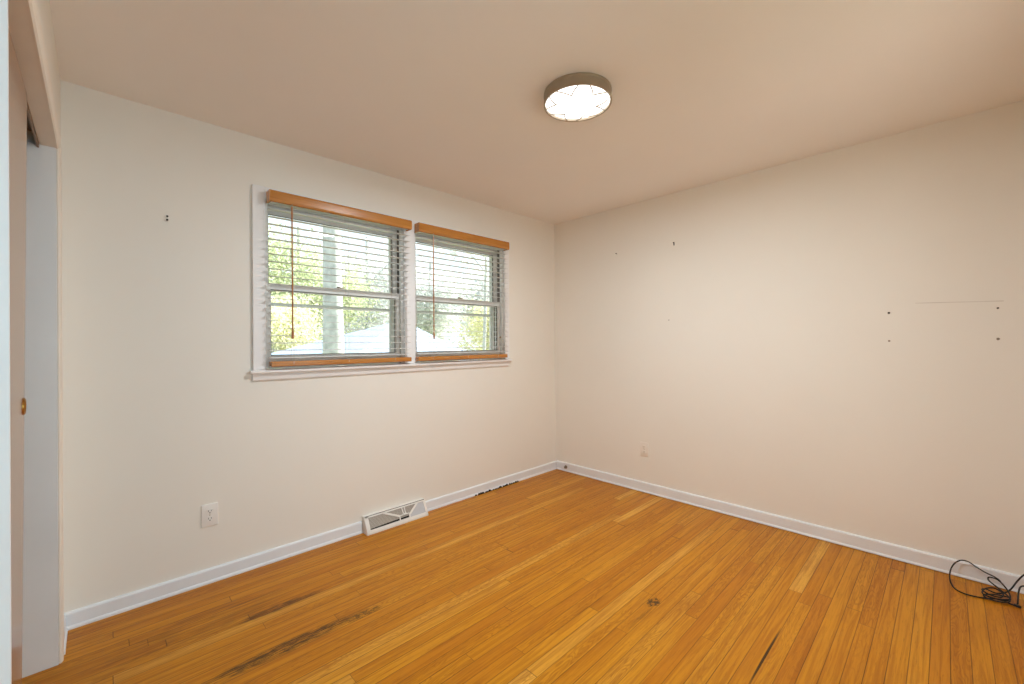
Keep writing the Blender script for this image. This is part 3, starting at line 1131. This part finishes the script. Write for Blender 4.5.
def make_tree(loc, trunk_r, height, crown_r, crown_z, n_leaf, mat, label, seed, lean=0.0, leaf=0.11, group='trees outside the windows'):
    rg_ = random.Random(seed)
    t = empty('tree', loc)
    tag(t, label, 'tree', group)
    b = MB()
    b.tube([(0, 0, 0), (lean * 0.3, 0, height * 0.3), (lean * 0.7, 0.05, height * 0.6), (lean, 0.1, height * 0.92)], trunk_r, 12, 6, trunk_r * 0.45)
    b.build('trunk', M_BARK, t, True)
    br = MB()
    clumps = []
    for k in range(9):
        a = rg_.uniform(0, 2 * PI)
        z = rg_.uniform(crown_z - crown_r * 0.8, min(height * 0.9, crown_z + crown_r * 0.4))
        u = z / height
        st = Vector((lean * u, 0.1 * u, z))
        en = st + Vector((math.cos(a), math.sin(a), rg_.uniform(0.1, 0.8))) * crown_r * rg_.uniform(0.5, 0.9)
        md = (st + en) / 2 + Vector((0, 0, 0.15))
        br.tube([st, md, en], trunk_r * 0.28, 7, 4, trunk_r * 0.08)
        clumps += [en, md]
    br.build('branches', M_BARK, t, True)
    for k in range(14):
        d = Vector((rg_.gauss(0, 1), rg_.gauss(0, 1), rg_.gauss(0, 0.8))).normalized()
        clumps.append(Vector((lean, 0.1, crown_z)) + d * crown_r * rg_.uniform(0.2, 0.85))
    verts, faces = [], []
    for k in range(n_leaf):
        c = rg_.choice(clumps)
        p = c + Vector((rg_.gauss(0, 1), rg_.gauss(0, 1), rg_.gauss(0, 1))) * crown_r * 0.2
        d = Vector((rg_.gauss(0, 1), rg_.gauss(0, 1), rg_.gauss(0, 1))).normalized()
        s = d.orthogonal().normalized()
        w = leaf * rg_.uniform(0.6, 1.2)
        i = len(verts)
        verts += [p - d * w, p + s * w * 0.45, p + d * w, p - s * w * 0.45]
        faces.append((i, i + 1, i + 2, i + 3))
    me = bpy.data.meshes.new('foliage')
    me.from_pydata([tuple(v) for v in verts], [], faces)
    me.materials.append(mat)
    f = bpy.data.objects.new('foliage', me)
    COL.objects.link(f)
    f.parent = t
    return t


def ray_xy(u, dist):
    """ground point seen in column u at the given distance north of the window wall"""
    k = (u - 512) / F_PX
    dx = math.cos(YAW) + k * math.sin(YAW)
    dy = math.sin(YAW) - k * math.cos(YAW)
    t_ = (dist + 2.745) / dy
    return (-3.2823 + t_ * dx, dist, GZ)


make_tree((-0.54, 4.2, GZ), 0.20, 8.0, 2.0, 6.8, 900, M_LEAFG, 'pale-trunked tree standing close outside the left window', 11)
make_tree(ray_xy(272, 16.0), 0.12, 4.8, 1.9, 2.9, 7000, M_LEAFY, 'yellow-green bushy tree low behind the roof at left of the left window', 12, leaf=0.10)
make_tree(ray_xy(300, 23.0), 0.2, 10.0, 3.6, 5.6, 15000, M_LEAFG, 'pale green tall tree behind the yellow-green bush in the left window', 17, leaf=0.13)
make_tree(ray_xy(368, 33.0), 0.25, 13.0, 4.8, 6.8, 18000, M_LEAFP, 'whitish tree rising behind the roof in the left window', 13, leaf=0.17)
make_tree(ray_xy(432, 19.0), 0.18, 8.0, 2.6, 4.4, 12000, M_LEAFP, 'whitish tree behind the roof at left of the right window', 19, leaf=0.13)
make_tree(ray_xy(485, 13.2), 0.12, 5.2, 1.7, 2.9, 6000, M_LEAFY, 'yellowish tree right of the roof in the right window', 15, 0.3, leaf=0.09)
make_tree(ray_xy(492, 25.0), 0.2, 9.5, 3.6, 5.4, 14000, M_LEAFP, 'whitish tree high at the right side of the right window', 14, leaf=0.17)
make_tree((4.1, 6.0, GZ), 0.06, 6.5, 1.5, 5.6, 700, M_LEAFP, 'thin young tree standing outside the right window', 16, 0.3)
